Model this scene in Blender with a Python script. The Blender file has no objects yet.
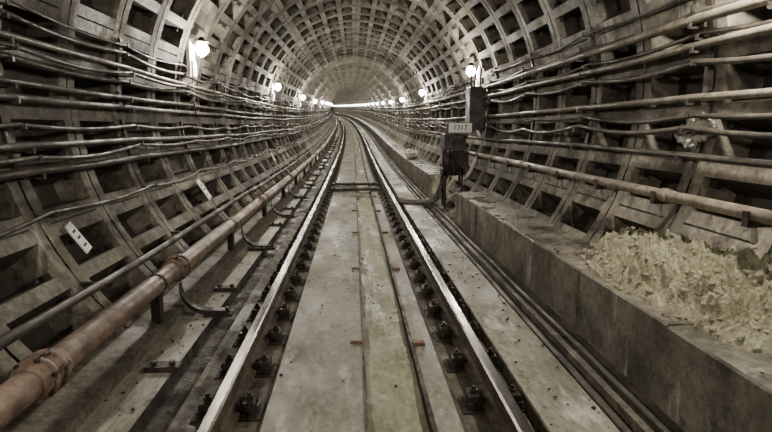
import bpy, math, random
from mathutils import Vector, Matrix, noise
random.seed(7)
scene=bpy.context.scene
EYE=1.45
TCX,TCZ,RAD=0.1,1.80,2.6
SMIN,SMAX=-12,215
CS,CR=28,1500.0

def clx(s): return -(s-CS)**2/(2*CR) if s>CS else 0.0
def clz(s):
    if s<8: return 0.0
    if s<36: return (s-8)**2*0.038/56
    return 0.532+0.038*(s-36)
def head(s): return (s-CS)/CR if s>CS else 0.0
def P(x,s,z):
    h=head(s)
    return (clx(s)+x*math.cos(h), s+x*math.sin(h), clz(s)+z)
def wallx(side,z,d=0.0):
    r=RAD-d
    return TCX+side*math.sqrt(max(0.01,r*r-(z-TCZ)**2))

# ---------------- materials ----------------
def mat(name,c1,c2,c3=None,rough=(0.6,0.9),scale=2.0,fine=18.0,bump=0.3,metal=0.0,stretch=(1,1,1),c3amt=0.5,bdist=0.02,c4=None,c4amt=.4,c4scale=3.0,c4stretch=(1,1,1),lo=.45,hi=1.35,desat=.0,wet=False):
    def ds(c):
        if c is None: return None
        g=sum(c)/3; return tuple(v*(1-desat)+g*desat for v in c)
    c1,c2,c3,c4=ds(c1),ds(c2),ds(c3),ds(c4)
    m=bpy.data.materials.new(name); m.use_nodes=True
    nt=m.node_tree; N=nt.nodes; L=nt.links
    b=N['Principled BSDF']; b.inputs['Metallic'].default_value=metal
    tc=N.new('ShaderNodeTexCoord'); mp=N.new('ShaderNodeMapping'); mp.inputs['Scale'].default_value=stretch
    L.new(tc.outputs['Object'],mp.inputs['Vector'])
    def nz(sc,det=6,ro=0.6,vec=None):
        n=N.new('ShaderNodeTexNoise'); n.inputs['Scale'].default_value=sc; n.inputs['Detail'].default_value=det
        n.inputs['Roughness'].default_value=ro; L.new(vec or mp.outputs['Vector'],n.inputs['Vector']); return n
    def ramp(src,p0,p1,a=(0,0,0,1),bb=(1,1,1,1)):
        r=N.new('ShaderNodeValToRGB'); r.color_ramp.elements[0].position=p0; r.color_ramp.elements[1].position=p1
        r.color_ramp.elements[0].color=a; r.color_ramp.elements[1].color=bb; L.new(src,r.inputs['Fac']); return r
    n1=nz(scale); n2=nz(fine,8,0.7)
    r1=ramp(n1.outputs['Fac'],0.38,0.62,(*c1,1),(*c2,1))
    r2=ramp(n2.outputs['Fac'],0.28,0.72,(lo,lo,lo,1),(hi,hi,hi,1))
    def mult(a,bb):
        mx=N.new('ShaderNodeMix'); mx.data_type='RGBA'; mx.blend_type='MULTIPLY'; mx.inputs['Factor'].default_value=1
        L.new(a,mx.inputs[6]); L.new(bb,mx.inputs[7]); return mx.outputs[2]
    col=mult(r1.outputs['Color'],r2.outputs['Color'])
    def over(col,c,amt,sc,vec=None):
        n3=nz(sc,10,0.72,vec)
        r3=ramp(n3.outputs['Fac'],0.62-0.14*amt,0.72-0.1*amt)
        m3=N.new('ShaderNodeMix'); m3.data_type='RGBA'
        L.new(r3.outputs['Color'],m3.inputs['Factor']); L.new(col,m3.inputs[6]); m3.inputs[7].default_value=(*c,1)
        return m3.outputs[2]
    if c3: col=over(col,c3,c3amt,scale*2.3)
    if c4:
        mp2=N.new('ShaderNodeMapping'); mp2.inputs['Scale'].default_value=c4stretch; mp2.inputs['Location'].default_value=(7.3,2.1,5.5)
        L.new(tc.outputs['Object'],mp2.inputs['Vector'])
        col=over(col,c4,c4amt,c4scale,mp2.outputs['Vector'])
    n4=nz(scale*0.9,8,0.65)
    p0,p1=(0.36,0.62) if wet else (.44,.56)
    rr=ramp(n4.outputs['Fac'],p0,p1,(rough[0],)*3+(1,),(rough[1],)*3+(1,))
    L.new(rr.outputs['Color'],b.inputs['Roughness'])
    if wet:
        wr=ramp(n4.outputs['Fac'],p0,p1,(.72,.72,.70,1),(1.08,1.08,1.08,1))
        col=mult(col,wr.outputs['Color'])
    L.new(col,b.inputs['Base Color'])
    if bump>0:
        bp=N.new('ShaderNodeBump'); bp.inputs['Strength'].default_value=bump; bp.inputs['Distance'].default_value=bdist
        if wet:
            br=ramp(n4.outputs['Fac'],p0,p1,(bump*.25,)*3+(1,),(bump,)*3+(1,))
            L.new(br.outputs['Color'],bp.inputs['Strength'])
        L.new(n2.outputs['Fac'],bp.inputs['Height']); L.new(bp.outputs['Normal'],b.inputs['Normal'])
    return m
def emis(name,c,st):
    m=bpy.data.materials.new(name); m.use_nodes=True
    b=m.node_tree.nodes['Principled BSDF']; b.inputs['Emission Color'].default_value=(*c,1); b.inputs['Emission Strength'].default_value=st
    b.inputs['Base Color'].default_value=(*c,1); return m

M_rib=mat('lining_rib_concrete',(.10,.084,.064),(.36,.318,.255),(.045,.036,.028),scale=1.0,fine=14,bump=.8,c3amt=1.0,c4=(.60,.56,.48),c4amt=.12,c4scale=1.6,c4stretch=(1,1,.4),lo=.35)
M_cof=mat('lining_coffer_dark',(.02,.016,.013),(.075,.06,.046),(.24,.21,.17),scale=1.3,fine=10,bump=.8,c3amt=.12)  # coffer floors and lengthwise sides, darker than the ribs
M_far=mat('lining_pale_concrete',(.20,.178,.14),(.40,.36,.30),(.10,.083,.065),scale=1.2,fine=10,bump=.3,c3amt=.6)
M_gap=mat('joint_gap_dark',(.02,.018,.015),(.04,.035,.03),bump=0)
M_slab=mat('track_slab_concrete',(.22,.20,.155),(.41,.375,.31),(.13,.11,.08),rough=(.26,.75),scale=1.7,fine=24,bump=.7,stretch=(1,.45,1),c3amt=.6,c4=(.64,.61,.54),c4amt=.5,c4scale=2.6,c4stretch=(1.4,.45,1),wet=True)
M_bed=mat('rail_bed_dirty_concrete',(.085,.07,.052),(.22,.19,.15),(.045,.036,.028),rough=(.35,.9),scale=3,fine=24,bump=.9,c3amt=.7,wet=True)
M_dirt=mat('track_bed_grime',(.03,.025,.02),(.085,.07,.055),(.16,.14,.11),rough=(.3,.9),scale=4,fine=30,bump=.9,c3amt=.3)
M_mud=mat('green_channel_silt',(.21,.20,.10),(.37,.35,.21),(.12,.115,.055),rough=(.22,.65),scale=2.8,fine=28,bump=.7,stretch=(1,.35,1),c3amt=.5,c4=(.60,.58,.44),c4amt=.3,c4scale=3.4,wet=True)
M_ledge=mat('walkway_concrete',(.11,.095,.072),(.28,.25,.20),(.05,.042,.032),rough=(.35,.85),scale=1.8,fine=18,bump=.8,c3amt=.7,c4=(.58,.54,.46),c4amt=.35,c4scale=3.2,c4stretch=(1,1.8,.35))
M_ledgetop=mat('walkway_top_wet',(.09,.078,.06),(.28,.25,.20),(.44,.40,.33),rough=(.12,.6),scale=2.5,fine=20,bump=.7,c3amt=.4,wet=True)
M_wood=mat('sleeper_wood',(.03,.022,.016),(.07,.055,.04),bump=.6,scale=5)
M_iron=mat('fastener_iron',(.022,.018,.014),(.06,.045,.033),rough=(.4,.7),metal=.3,bump=.4,scale=8)
M_railtop=mat('rail_polished_steel',(.11,.10,.09),(.19,.175,.155),rough=(.22,.36),metal=1.0,bump=0,scale=3,stretch=(1,.2,1))
M_railside=mat('rail_rust',(.06,.043,.031),(.15,.11,.08),rough=(.45,.8),metal=.2,bump=.3,scale=6)
M_cable=mat('cable_dusty_rubber',(.028,.023,.018),(.10,.083,.064),rough=(.4,.7),scale=3,fine=20,bump=.2)
M_cablel=mat('cable_pale_sheath',(.12,.10,.075),(.25,.215,.165),(.07,.058,.043),rough=(.35,.7),scale=3,fine=20,bump=.2,c3amt=.6)
M_pipe=mat('rusty_pipe_paint',(.17,.112,.083),(.32,.225,.168),(.08,.053,.038),rough=(.3,.6),scale=3,fine=16,bump=.3,c3amt=.7)
M_pipe2=mat('dusty_pipe_steel',(.17,.135,.10),(.30,.245,.19),(.10,.065,.045),rough=(.35,.65),scale=3,fine=16,bump=.3,c3amt=.5)
M_box=mat('cabinet_dark_paint',(.02,.019,.017),(.045,.042,.037),rough=(.35,.6),scale=4,bump=.1)
M_white=mat('white_enamel',(.82,.81,.77),(.90,.89,.85),rough=(.3,.5),scale=4,bump=0,lo=.95,hi=1)
M_ink=mat('black_ink',(.01,.01,.01),(.02,.02,.02),bump=0)
M_rust=mat('rust_brown',(.14,.07,.04),(.22,.12,.07),bump=.4,scale=8)
M_sand=mat('yellow_beige_sand',(.35,.325,.215),(.58,.545,.385),(.20,.18,.115),rough=(.75,.95),scale=5,fine=45,bump=1.0,c3amt=.5,lo=.5,hi=1.3)
M_lime=mat('lime_deposit',(.5,.48,.42),(.7,.68,.6),rough=(.6,.9),scale=6,bump=.8)
M_bulb=emis('lamp_bulb_glow',(1,.95,.82),120)

# ---------------- mesh builder ----------------
class MB:
    def __init__(s): s.v=[];s.f=[];s.m=[];s.sm=[]
    def face(s,pts,mi=0,sm=False):
        b=len(s.v); s.v.extend(pts); s.f.append(tuple(range(b,b+len(pts)))); s.m.append(mi); s.sm.append(sm)
    def box(s,x0,x1,s0,s1,z0,z1,mi=0,mapped=True,ch=0.0,step=None,topmi=None):
        f=P if mapped else (lambda a,b,c:(a,b,c))
        n=1 if not step else max(1,int((s1-s0)/step))
        prof=[(x0+ch,z0),(x1-ch,z0),(x1,z0+ch),(x1,z1-ch),(x1-ch,z1),(x0+ch,z1),(x0,z1-ch),(x0,z0+ch)] if ch else [(x0,z0),(x1,z0),(x1,z1),(x0,z1)]
        s.sweep(prof,[s0+(s1-s0)*i/n for i in range(n+1)],mi,f,caps=True,topmi=topmi)
    def sweep(s,prof,ss,mi=0,f=P,caps=False,mis=None,closed=True,topmi=None,sm=False):
        b=len(s.v); n=len(prof)
        for t in ss:
            for (x,z) in prof: s.v.append(f(x,t,z))
        zt=max(p[1] for p in prof)
        for i in range(len(ss)-1):
            for j in range(n if closed else n-1):
                k=(j+1)%n
                s.f.append((b+i*n+j,b+i*n+k,b+(i+1)*n+k,b+(i+1)*n+j))
                mm=mis[j] if mis else mi
                if topmi is not None and prof[j][1]==zt and prof[k][1]==zt: mm=topmi
                s.m.append(mm); s.sm.append(sm)
        if caps:
            s.f.append(tuple(b+j for j in range(n))[::-1]); s.m.append(mi); s.sm.append(False)
            e=b+(len(ss)-1)*n
            s.f.append(tuple(e+j for j in range(n))); s.m.append(mi); s.sm.append(False)
    def tube(s,pts,r,mi=0,n=10,caps=True,sm=True):
        pts=[Vector(p) for p in pts]; b=len(s.v); m=len(pts)
        rr=r if isinstance(r,(list,tuple)) else [r]*m
        for i,p in enumerate(pts):
            t=(pts[min(i+1,m-1)]-pts[max(i-1,0)]).normalized()
            up=Vector((0,0,1)) if abs(t.z)<.9 else Vector((1,0,0))
            a=t.cross(up).normalized(); c=a.cross(t).normalized()
            for j in range(n):
                q=2*math.pi*j/n
                s.v.append(tuple(p+a*math.cos(q)*rr[i]+c*math.sin(q)*rr[i]))
        for i in range(m-1):
            for j in range(n):
                k=(j+1)%n
                s.f.append((b+i*n+j,b+i*n+k,b+(i+1)*n+k,b+(i+1)*n+j)); s.m.append(mi); s.sm.append(sm)
        if caps:
            s.f.append(tuple(b+j for j in range(n))[::-1]); s.m.append(mi); s.sm.append(False)
            s.f.append(tuple(b+(m-1)*n+j for j in range(n))); s.m.append(mi); s.sm.append(False)
    def obox(s,c,ax,ay,az,mi=0):
        c=Vector(c);ax=Vector(ax);ay=Vector(ay);az=Vector(az); b=len(s.v)
        for sx in(-1,1):
            for sy in(-1,1):
                for sz in(-1,1): s.v.append(tuple(c+ax*sx+ay*sy+az*sz))
        for q in((0,1,3,2),(4,6,7,5),(0,4,5,1),(2,3,7,6),(0,2,6,4),(1,5,7,3)):
            s.f.append(tuple(b+i for i in q)); s.m.append(mi); s.sm.append(False)
    def blob(s,c,r,mi=0,sq=(1,1,1),seed=0,amp=.35,nu=7,nv=5,sm=False):
        b=len(s.v); c=Vector(c)
        for i in range(nv+1):
            th=math.pi*i/nv
            for j in range(nu):
                ph=2*math.pi*j/nu
                d=Vector((math.sin(th)*math.cos(ph),math.sin(th)*math.sin(ph),math.cos(th)))
                if i in(0,nv): d=Vector((0,0,1 if i==0 else -1))
                k=r*(1+amp*noise.noise(d*1.7+Vector((seed*3.1,seed*1.7,seed))))
                s.v.append((c.x+d.x*k*sq[0],c.y+d.y*k*sq[1],c.z+d.z*k*sq[2]))
        for i in range(nv):
            for j in range(nu):
                k=(j+1)%nu
                s.f.append((b+i*nu+j,b+(i+1)*nu+j,b+(i+1)*nu+k,b+i*nu+k)); s.m.append(mi); s.sm.append(sm)
    def obj(s,name,mats,parent=None):
        me=bpy.data.meshes.new(name); me.from_pydata([tuple(v) for v in s.v],[],s.f)
        for m in mats: me.materials.append(m)
        me.polygons.foreach_set('material_index',s.m); me.polygons.foreach_set('use_smooth',s.sm); me.update()
        o=bpy.data.objects.new(name,me); scene.collection.objects.link(o)
        if parent: o.parent=parent
        return o

def srange(a,b,st): 
    n=int(round((b-a)/st)); return [a+(b-a)*i/n for i in range(n+1)]

# ---------------- tunnel lining ----------------
mb=MB()
NSEG=32
A0=math.radians(-62); A1=math.radians(242)
da=(A1-A0)/NSEG
def C(a,s,r): return P(TCX+math.cos(a)*r,s,TCZ+math.sin(a)*r)
for i in range(SMIN,SMAX):
    s0,s1=i,i+1
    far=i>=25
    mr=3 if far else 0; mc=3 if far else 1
    for k in range(NSEG):
        a0=A0+da*k; a1=a0+da
        segj=(k%4==0); segj2=(k%4==3)
        rb0=.042 if segj else .022; rb1=.042 if segj2 else .022
        sg=.012
        o0,o1=s0+.13,s1-.13
        b0,b1=a0+rb0,a1-rb1
        am=(a0+a1)/2
        dep=.25+random.uniform(-.03,.03)
        if random.random()<.05: dep=.06
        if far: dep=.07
        R=RAD
        for (p,q) in((a0,am),(am,a1)):
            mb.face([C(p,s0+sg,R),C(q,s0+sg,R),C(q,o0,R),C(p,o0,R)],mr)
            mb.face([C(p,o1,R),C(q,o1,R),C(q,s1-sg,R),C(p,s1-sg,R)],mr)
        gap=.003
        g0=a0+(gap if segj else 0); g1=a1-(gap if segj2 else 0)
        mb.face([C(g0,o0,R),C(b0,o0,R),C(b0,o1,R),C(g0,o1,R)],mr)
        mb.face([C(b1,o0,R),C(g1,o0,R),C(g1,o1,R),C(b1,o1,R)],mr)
        if segj: mb.face([C(a0-gap,o0,R+.03),C(a0+gap,o0,R+.03),C(a0+gap,o1,R+.03),C(a0-gap,o1,R+.03)],2)
        mb.face([C(a0,s0-sg,R+.035),C(a1,s0-sg,R+.035),C(a1,s0+sg,R+.035),C(a0,s0+sg,R+.035)],2)
        i0,i1=o0+.05,o1-.05; j0,j1=b0+.022,b1-.022; D=R+dep
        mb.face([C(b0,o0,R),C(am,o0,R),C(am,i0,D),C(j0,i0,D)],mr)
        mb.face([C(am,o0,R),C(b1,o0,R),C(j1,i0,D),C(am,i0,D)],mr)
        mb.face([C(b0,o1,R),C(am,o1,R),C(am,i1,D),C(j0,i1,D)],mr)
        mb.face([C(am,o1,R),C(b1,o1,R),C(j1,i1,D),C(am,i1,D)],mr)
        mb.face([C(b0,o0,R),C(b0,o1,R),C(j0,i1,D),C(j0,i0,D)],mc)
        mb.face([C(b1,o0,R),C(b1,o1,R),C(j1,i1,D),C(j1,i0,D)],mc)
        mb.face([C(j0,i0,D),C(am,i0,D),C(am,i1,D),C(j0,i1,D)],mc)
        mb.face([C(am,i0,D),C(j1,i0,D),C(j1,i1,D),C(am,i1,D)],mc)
        if 0<=i<20:
            rad=Vector((math.cos(am),0,math.sin(am))); tan=Vector((-math.sin(am),0,math.cos(am)))
            for ss,yy in ((o0+.035,.045),(o1-.035,.045)):
                for q in (-.28,.28):
                    aa=am+q*da
                    c=Vector(C(aa,ss,R+.08))
                    mb.obox(c,rad*.026,tan*.026,Vector((0,yy,0)),2)
lining=mb.obj('tunnel_lining',[M_rib,M_cof,M_gap,M_far])

# ---------------- floor ----------------
mb=MB()
ss=srange(SMIN,SMAX,.5)
prof=[(-2.1,.02),(-1.62,-.06),(-1.50,-.08),(-1.50,-.15),(-1.22,-.155),(-1.22,-.24),(-1.04,-.24),(-1.04,-.19),(-.95,-.205),(-.54,-.205),(-.52,-.165),
 (.05,-.165),(.05,-.235),(.42,-.235),(.42,-.17),(.58,-.165),(.62,-.205),(1.0,-.205),(1.02,-.13),(1.38,-.12),(1.40,-.21),(1.53,-.21),(1.54,-.15),(2.0,-.14)]
mis=[3,3,3,0,1,1,1,3,3,3,0,1,2,1,0,3,3,0,0,1,1,3,3]
mb.sweep(prof,ss,0,mis=mis+[0],closed=False)
floor=mb.obj('floor',[M_slab,M_dirt,M_mud,M_bed])

mb=MB()
nx=8
rows=srange(-2,40,.08)
def silt(a,b):
    x=.066+.34*a/nx; s=rows[b]
    z=-.215+.024*noise.noise(Vector((x*7,s*1.6,0)))+.008*noise.noise(Vector((x*22,s*9,2)))+.012*abs(a-nx/2)/nx
    return P(x,s,z)
for i in range(len(rows)-1):
    for j in range(nx):
        mb.face([silt(j,i),silt(j+1,i),silt(j+1,i+1),silt(j,i+1)],0,True)
mb.obj('drainage_channel_silt',[M_mud])
mb=MB()
mb.sweep([(.045,-.16),(.062,-.16),(.062,-.24),(.045,-.24)],srange(-2,90,1))
mb.sweep([(.412,-.155),(.436,-.155),(.436,-.24),(.412,-.24)],srange(-2,90,1))
s=1.65
while s<13:
    mb.box(.43,.52,s-.03,s+.03,-.172,-.14,1,ch=.006); mb.box(-.04,.05,s+.04,s+.07,-.168,-.15,1)
    s+=2.2
mb.obj('drainage_channel_edging',[M_iron,M_rust])
for (s0,s1) in((13.7,13.95),(14.9,15.1)):
    mb=MB(); mb.box(-.60,.66,s0,s1,-.15,-.09,ch=.01); 
    for x in(-.5,0.0,.55): mb.obox(P(x,(s0+s1)/2,-.085),(.03,0,0),(0,.03,0),(0,0,.012))
    mb.obj('crossing_beam',[M_iron])

# ---------------- rails ----------------
hw=.037
rp=[(-.075,-.18),(.075,-.18),(.075,-.168),(.012,-.150),(.009,-.045),(hw,-.034),(hw,-.010),(hw-.012,0),(-hw+.012,0),(-hw,-.010),(-hw,-.034),(-.009,-.045),(-.012,-.150),(-.075,-.168)]
rm=[0,0,0,0,0,0,1,1,1,0,0,0,0,0]
for X in(-.745,.825):
    mb=MB(); mb.sweep([(x+X,z) for x,z in rp],srange(SMIN,SMAX,1),mis=rm)
    mb.obj('rail',[M_railside,M_railtop])
ms=MB(); mf=MB()
s=-3.0
while s<95:
    for X,sd in((-.745,-1),(.825,1)):
        ms.box(X-.20,X+.20,s-.10,s+.10,-.26,-.192,ch=.008 if s<25 else 0)
        mf.box(X-.17,X+.17,s-.085,s+.085,-.194,-.178,ch=0)
        for q in(-1,1):
            mf.box(X+q*.12-.04,X+q*.12+.04,s-.06,s+.06,-.18,-.115,ch=.01 if s<20 else 0)
            mf.box(X+q*.075-.02,X+q*.075+.02,s-.045,s+.045,-.165,-.13)
            if s<25:
                mf.tube([P(X+q*.12,s,-.14),P(X+q*.12,s,-.075)],.014,n=6,sm=False)
                mf.tube([P(X+q*.12,s,-.115),P(X+q*.12,s,-.095)],.026,n=6,sm=False)
                mf.tube([P(X+q*.15,s-.07,-.18),P(X+q*.15,s-.07,-.15)],.018,n=6,sm=False)
    s+=.545
ms.obj('railway_sleepers',[M_wood]); mf.obj('rail_fasteners',[M_iron])

# ---------------- walkway ----------------
def walkway(a,b):
    mb=MB(); s=a
    while s<b-.01:
        e=min(s+1.2,b); j=random.uniform(-.006,.006)
        x0=1.75+j
        mb.box(x0,2.95,s+.006,e-.006,-.2,.36+j,0,ch=.012,topmi=1)
        s=e
    for (u,v) in [(q,min(q+4,b-.02)) for q in [a+.02+4*i for i in range(int((b-a)/4)+1)] if q<b-.1]:
        mb.box(1.775,2.9,u,v,-.2,.34,2)
    return mb.obj('walkway_ledge',[M_ledge,M_ledgetop,M_gap])
walkway(-9.2,9.2); walkway(12.6,180.6)

# ---------------- pipes & cables ----------------
def cable(mb,side,z,d,r,mi,sag=.02,step=.25,s0=-3,s1=110,wob=.012,seed=0,n=8):
    pts=[]; s=s0
    while s<=s1:
        w=wob*noise.noise(Vector((s*.35,seed*5.3,0)))*2
        zz=z+EYE-sag*abs(math.sin(math.pi*s/2))+w
        pts.append(P(wallx(side,zz,d)+wob*noise.noise(Vector((s*.4,seed*3.3,9))),s,zz))
        s+=step if s<25 else 1.0
    mb.tube(pts,r,mi,n=n)
left=[(.86,.07,.012,0),(.78,.07,.020,0),(.62,.10,.026,1),(.57,.14,.018,0),(.50,.10,.024,0),(.32,.10,.026,0),(.22,.10,.030,0),
      (.03,.12,.018,0),(-.13,.12,.028,0),(-.19,.16,.018,0),(-.31,.12,.032,0),(-.60,.10,.016,0)]
right=[(1.02,.06,.014,0),(.88,.12,.020,0),(.78,.13,.040,1),(.68,.10,.018,0),(.60,.13,.030,1),(.50,.13,.022,0),(.22,.14,.028,1),(.12,.12,.020,0),
       (.00,.15,.022,0),(-.20,.12,.026,0)]
for side,lst in((-1,left),(1,right)):
    mb=MB()
    for i,(z,d,r,mi) in enumerate(lst):
        cable(mb,side,z,d,r,mi,sag=random.uniform(.02,.06) if r<.025 else .006,wob=.035 if r<.025 else .012,seed=i+side*20,s0=-2.5,s1=150)
    mb.obj('wall_cable_bundle',[M_cable,M_cablel])
    mk=MB()
    for k in range(-2,90,2):
        groups=[lst[:5],lst[5:7],lst[7:11]] if side==-1 else [lst[:6],lst[6:8],lst[8:]]
        for g in groups:
            zlo=EYE+min(c[0] for c in g)-.06; zhi=EYE+max(c[0] for c in g)+.06
            a_lo=math.asin((zlo-TCZ)/RAD); a_hi=math.asin((zhi-TCZ)/RAD)
            nn=4; pr=[]
            for q in range(nn+1):
                a=a_lo+(a_hi-a_lo)*q/nn
                for rr in(RAD+.005,RAD-.03):
                    pr.append((TCX+side*math.cos(a)*rr,TCZ+math.sin(a)*rr))
            for q in range(nn):
                A,B,Cc,Dd=pr[2*q],pr[2*q+1],pr[2*q+3],pr[2*q+2]
                mk.sweep([A,B,Cc,Dd],[k-.02,k+.02],0,caps=True)
        for (z,d,r,mi) in lst:
            zz=z+EYE-r-.012
            xw=wallx(side,zz,0); xt=wallx(side,zz,d+r+.03)
            x0,x1=min(xw,xt),max(xw,xt)
            mk.box(x0,x1,k-.014,k+.014,zz-.01,zz+.006)
            mk.box(xt-.006,xt+.006,k-.014,k+.014,zz-.01,zz+.035)
    mk.obj('cable_rack',[M_iron])

# left rusty pipe with couplings
mb=MB()
def pp(x,z,s0,s1): 
    return [P(x,s,z) for s in srange(s0,s1,.5)]
mb.tube(pp(-1.56,.24,-3,110),.078,0,n=20)
for c in(-1.6,2.62,4.70,8.9,13.1,17.3,21.5,25.7,30):
    mb.tube([P(-1.56,c-.13,.24),P(-1.56,c-.11,.24),P(-1.56,c+.11,.24),P(-1.56,c+.13,.24)],[.086,.094,.094,.086],0,n=20)
    for q in(-.045,.045):
        mb.tube([P(-1.56,c+q-.012,.24),P(-1.56,c+q+.012,.24)],.112,0,n=20)
    for a in range(6):
        an=a*math.pi/3+.3
        mb.tube([P(-1.56+math.cos(an)*.104,c-.075,.24+math.sin(an)*.104),P(-1.56+math.cos(an)*.104,c+.075,.24+math.sin(an)*.104)],.011,1,n=6)
s=-1.0
while s<60:
    mb.box(-1.60,-1.53,s-.04,s+.04,-.1,.165,1)
    mb.tube([P(-1.56,s-.02,.24),P(-1.56,s+.02,.24)],.084,1,n=16)
    s+=2.6
mb.obj('water_main_pipe',[M_pipe,M_iron])
mb=MB()
mb.tube([P(-1.80+.01*noise.noise(Vector((s*.5,0,0))),s,.36+.03*noise.noise(Vector((s*.3,1,0)))) for s in srange(-2.5,100,.5)],.032,0,n=10)
for k in range(-2,60,2):
    mb.box(-2.15,-1.80,k-.02,k+.02,.29,.322,1)
mb.obj('conduit_pipe',[M_cable,M_iron])
s=1.98
while s<45:
    mb=MB(); pr=[]
    for q in range(9):
        t=q/8; a=math.pi*.5*t
        pr.append((-1.50+.24*(1-math.cos(a)) , .12-.24*math.sin(a)))
    pr.append((-1.12,-.125))
    for i in range(len(pr)-1):
        (x0,z0),(x1,z1)=pr[i],pr[i+1]
        mb.sweep([(x0,z0-.02),(x1,z1-.02),(x1,z1+.02),(x0,z0+.02)],[s-.045,s+.045],0,caps=True)
    mb.box(-1.30,-1.06,s-.07,s+.07,-.155,-.125,0,ch=.005)
    mb.tube([P(-1.11,s,-.13),P(-1.11,s,-.085)],.02,0,n=6)
    mb.obj('pipe_support_bracket',[M_iron]); s+=2.6
mb=MB(); s=1.7
while s<40:
    mb.box(-1.40,-1.18,s-.05,s+.05,-.16,-.115,0,ch=.01); mb.tube([P(-1.35,s,-.12),P(-1.35,s,-.09)],.02,0,n=6); mb.tube([P(-1.23,s,-.12),P(-1.23,s,-.09)],.02,0,n=6)
    s+=1.8
mb.obj('anchor_plates',[M_iron])

# right handrail pipe
mb=MB()
ZR=EYE-.50; XR=wallx(1,ZR,.20)
mb.tube([P(XR,s,ZR) for s in srange(-2.5,10.8,.5)],.042,0,n=16)
for c in(3.9,7.4,.4):
    mb.tube([P(XR,c-.05,ZR),P(XR,c+.05,ZR)],.052,0,n=16)
k=.0
while k<10.5:
    xw=wallx(1,ZR-.1,0)
    mb.box(XR-.05,xw+.05,k-.025,k+.025,ZR-.075,ZR-.045,1)
    mb.box(XR-.055,XR-.043,k-.025,k+.025,ZR-.075,ZR+.02,1)
    mb.tube([P(XR+.0,k,ZR-.07),P(XR+.02,k,ZR-.17)],.02,2,n=8)
    k+=1.0
mb.obj('handrail_pipe',[M_pipe2,M_iron,M_lime])
mb=MB()
mb.tube([P(1.46+.015*noise.noise(Vector((s*.6,3,0))),s,-.18) for s in srange(-2,60,.5)],.032,0,n=10)
mb.tube([P(1.62+.03*noise.noise(Vector((s*.5,5,0))),s,-.12) for s in srange(-2,60,.5)],.022,0,n=10)
mb.obj('trackside_cable',[M_cable])

# ---------------- lamps ----------------
def lampmesh():
    mb=MB()
    mb.box(-.02,.03,-.13,.13,-.42,.10,1,mapped=False,ch=.01)
    mb.box(.03,.06,-.09,.09,-.40,-.18,1,mapped=False,ch=.01)
    mb.tube([(0,0,.06),(.10,0,.09),(.17,0,.11)],.016,2,n=8)
    mb.tube([(.17,0,.16),(.17,0,.12),(.17,0,.11),(.17,0,.09)],[.035,.05,.08,.11],2,n=16)
    mb.tube([(.17,0,.095),(.17,0,.06),(.17,0,.0),(.17,0,-.07),(.17,0,-.12)],[.03,.072,.092,.068,.012],3,n=14)
    for a in range(6):
        q=a*math.pi/3
        mb.tube([(.17+.10*math.cos(q),.10*math.sin(q),.09),(.17+.10*math.cos(q),.10*math.sin(q),-.05),(.17,0,-.14)],.004,2,n=5)
    mb.tube([(.0,.06,-.42),(.0,.07,-.75),(.03,.05,-1.0)],.010,0,n=6)
    return mb.obj('wall_lamp',[M_cable,M_white,M_iron,M_bulb])
first=lampmesh(); used=False
LP=[]
for s in [8.3+8*i for i in range(-2,24)]: LP.append((-1,s))
for s in [11.2+8*i for i in range(-3,24)]: LP.append((1,s))
for side,s in LP:
    if not used: o=first; used=True
    else:
        o=bpy.data.objects.new('wall_lamp',first.data); scene.collection.objects.link(o)
    z=EYE+1.14
    o.location=P(wallx(side,z,.01),s,z)
    o.rotation_euler=(0,0,head(s)+(math.pi if side==1 else 0))
    ld=bpy.data.lights.new('lamp_light','POINT'); ld.energy=(140 if s<2 else 195) if s<26 else (120 if s<60 else 70); ld.color=(1,.935,.81); ld.shadow_soft_size=.06
    l=bpy.data.objects.new('bulb_light',ld); scene.collection.objects.link(l); l.parent=o; l.location=(.31,0,-.03)

# ---------------- relay cabinet and equipment ----------------
root=bpy.data.objects.new('trackside_relay_cabinet',None); scene.collection.objects.link(root)
mb=MB()
mb.box(2.26,2.58,10.6,11.0,1.40,2.24,0,ch=.015)
mb.box(2.29,2.55,10.57,10.6,1.44,2.20,0,ch=.008)
mb.box(2.31,2.34,10.55,10.58,1.75,1.87,1); 
for z in(1.5,2.1): mb.tube([P(2.555,10.58,z),P(2.555,10.58,z+.08)],.012,1,n=8)
for x in(2.32,2.4,2.5): mb.tube([P(x,10.8,2.24),P(x,10.8,2.5),P(x+.05,10.85,2.65)],.016,1,n=8)
mb.obj('wall_cabinet',[M_box,M_iron],root)
mb=MB()
mb.box(1.80,2.24,10.75,11.15,1.00,1.33,0,ch=.02)
mb.box(1.86,2.16,10.72,10.75,1.04,1.27,0,ch=.01)
mb.tube([P(2.02,10.72,1.16),P(2.02,10.68,1.16)],.07,1,n=16)
mb.box(1.92,2.30,10.75,11.15,.66,.98,1,ch=.02)
mb.tube([P(1.88,10.7,.95),P(1.86,10.7,.60)],.05,0,n=12)
mb.box(1.78,2.25,10.8,11.1,.50,.64,1,ch=.02)
for x in(1.84,2.18):
    for y in(10.82,11.08): mb.box(x-.02,x+.02,y-.02,y+.02,-.18,1.05,1)
for i in range(4):
    x=1.83+.08*i
    mb.tube([P(x,10.74,.98),P(x-.02,10.68,.80),P(x-.03,10.70,.60),P(x-.02,10.8,.5)],.015,0,n=8)
mb.obj('transformer_stand',[M_box,M_iron],root)
mb=MB(); mb.box(1.83,2.28,10.45,10.465,1.36,1.54,0); mb.box(1.82,2.29,10.466,10.476,1.35,1.55,1)
for x in(1.9,2.2): mb.box(x-.01,x+.01,10.476,10.76,1.25,1.29,1); mb.box(x-.01,x+.01,10.476,10.49,1.25,1.5,1)
mb.obj('sign_plate',[M_white,M_iron],root)
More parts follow.
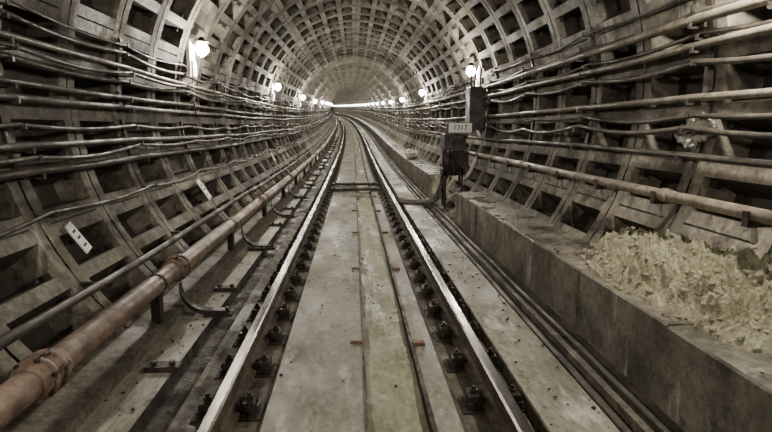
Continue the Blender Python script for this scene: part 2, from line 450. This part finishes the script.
cu=bpy.data.curves.new('sign_digits','FONT'); cu.body='1317'; cu.size=.14; cu.extrude=.002; cu.align_x='CENTER'; cu.align_y='CENTER'
t=bpy.data.objects.new('sign_digits',cu); scene.collection.objects.link(t); t.location=P(2.055,10.447,1.45); t.rotation_euler=(math.pi/2,0,0); t.data.materials.append(M_ink); t.parent=root
mb=MB()
for i in range(6):
    y=10.9+i*.09
    pts=[(1.95-.03*i,10.95,.55),(1.80,10.95+.05*i,.25),(1.68,y,-.02),(1.45,y+.05,-.09),(1.2,y+.15,-.10),(1.0,y+.3+.05*i,-.11),(.93,y+.5,-.14)]
    sm=[]
    for a in range(len(pts)-1):
        p0=Vector(pts[max(a-1,0)]);p1=Vector(pts[a]);p2=Vector(pts[a+1]);p3=Vector(pts[min(a+2,len(pts)-1)])
        for q in range(6):
            u=q/6
            sm.append(.5*((2*p1)+(p2-p0)*u+(2*p0-5*p1+4*p2-p3)*u*u+(3*p1-p0-3*p2+p3)*u**3))
    mb.tube([P(v.x,v.y,v.z) for v in sm],.024,0,n=8)
mb.obj('jumper_cables',[M_cable],root)

# ---------------- marker plates left wall ----------------
def plate(s,z,w,h,tilt,d=.05):
    x=wallx(-1,z,d); a=math.atan2(z-TCZ,x-TCX)
    nrm=Vector((-math.cos(a),0,-math.sin(a))); up=Vector((math.sin(a),0,-math.cos(a)))
    if up.z<0: up=-up
    y=Vector((0,1,0))
    u=(up*math.cos(tilt)+y*math.sin(tilt)); v=nrm.cross(u)
    mb=MB(); c=Vector(P(x,s,z))
    mb.obox(c,u*h/2,v*w/2,nrm*.006,0)
    for q in(-.28,.0,.22): mb.obox(c+nrm*.007+u*h*q,u*h*.035,v*w*.25,nrm*.001,1)
    mb.obox(c-nrm*(d/2+.01),u*.02,v*.02,nrm*(d/2+.01),1)
    mb.obj('wall_marker_plate',[M_white,M_ink])
plate(4.25,EYE-.84,.11,.26,-.25,.06); plate(7.5,EYE-.83,.15,.30,-.25,.14); plate(14.8,EYE-.8,.12,.24,-.2); plate(22,EYE-.8,.12,.24,-.2)

# ---------------- sand pile ----------------
mb=MB()
nu,nv=170,240
X0,X1,S0,S1=1.78,2.70,1.7,5.2
PX,PS,RX,RS=2.46,3.40,.62,1.42
def sh(i,j):
    x=X0+(X1-X0)*i/nu; s=S0+(S1-S0)*j/nv
    u=(x-PX)/RX; v=(s-PS)/RS
    e=u*u+v*v+.3*noise.noise(Vector((x*4,s*3,0)))
    h=max(0,1-e)
    z=.35+.29*h**.75
    if h>0:
        n1=noise.noise(Vector((x*8,s*8,1))); n2=abs(noise.noise(Vector((x*16,s*16,4)))); n3=noise.noise(Vector((x*38,s*38,7))); n4=noise.noise(Vector((x*80,s*80,3)))
        z+=min(1,h*4)*(.08*n1-.13*n2+.04+.035*n3+.014*n4)
    return (x,s,z)
grid=[[sh(i,j) for j in range(nv+1)] for i in range(nu+1)]
for i in range(nu):
    for j in range(nv):
        q=[grid[i][j],grid[i+1][j],grid[i+1][j+1],grid[i][j+1]]
        if max(p[2] for p in q)>.352: mb.face(q,0,False)
for k in range(900):
    a=random.uniform(0,6.28); r=random.random()**.55*1.1
    x=PX+RX*r*math.cos(a); s=PS+RS*r*math.sin(a)
    if x>2.66 or x<1.8 or s<1.75 or s>5.1: continue
    i=int((x-X0)/(X1-X0)*nu); j=int((s-S0)/(S1-S0)*nv)
    z=max(grid[i][j][2],.36)
    rr=random.uniform(.005,.026)
    mb.blob((x,s,z+rr*.3),rr,0,(1,1,.75),seed=k,amp=.8,sm=True)
mb.obj('sand_pile',[M_sand])

# debris
mb=MB()
for k in range(900):
    s=2+random.random()**1.5*22
    zone=random.random()
    if zone<.35: 
        x=random.uniform(1.80,2.15); z=.365
        if 9.1<s<12.7: continue
    elif zone<.6: x=random.uniform(1.0,1.38); z=-.115
    elif zone<.75: x=random.uniform(-.5,.4); z=-.165 if x<.05 else -.2
    else: x=random.uniform(-1.5,-1.22); z=-.15
    r=random.uniform(.003,.014)
    mb.blob(P(x,s,z+r*.3),r,random.choice([0,1]),(1,1,.6),seed=k,amp=.6,nu=6,nv=4)
mb.obj('loose_gravel',[M_slab,M_dirt])
mb=MB()
for k in range(34):
    z=EYE-.02+random.uniform(-.1,.1); s=4.1+random.uniform(-.18,.18)
    mb.blob((wallx(1,z,.02),s,z),random.uniform(.02,.05),0,(1,1,1),seed=k,amp=.9)
mb.obj('lime_deposit',[M_lime])
mb=MB()
for k in range(14): mb.blob(P(1.95+random.uniform(-.12,.2),18.5+random.uniform(-.5,.5),.42+random.uniform(0,.12)),random.uniform(.09,.15),0,(1,1.2,.8),seed=k,amp=.6,nu=9,nv=7)
mb.obj('cement_sack',[M_lime])

# ---------------- world, camera ----------------
w=bpy.data.worlds.new('World'); scene.world=w; w.use_nodes=True
w.node_tree.nodes['Background'].inputs['Color'].default_value=(.9,.85,.7,1); w.node_tree.nodes['Background'].inputs['Strength'].default_value=.05
cd=bpy.data.cameras.new('camera'); cam=bpy.data.objects.new('camera',cd); scene.collection.objects.link(cam); scene.camera=cam
cd.sensor_width=36; cd.lens=540/772*36; cd.clip_end=400; cd.clip_start=.02
cam.location=(0,0,EYE)
pitch=math.atan(88/540); yaw=math.atan(32/540)
cam.rotation_euler=(math.pi/2-pitch,0,-yaw)
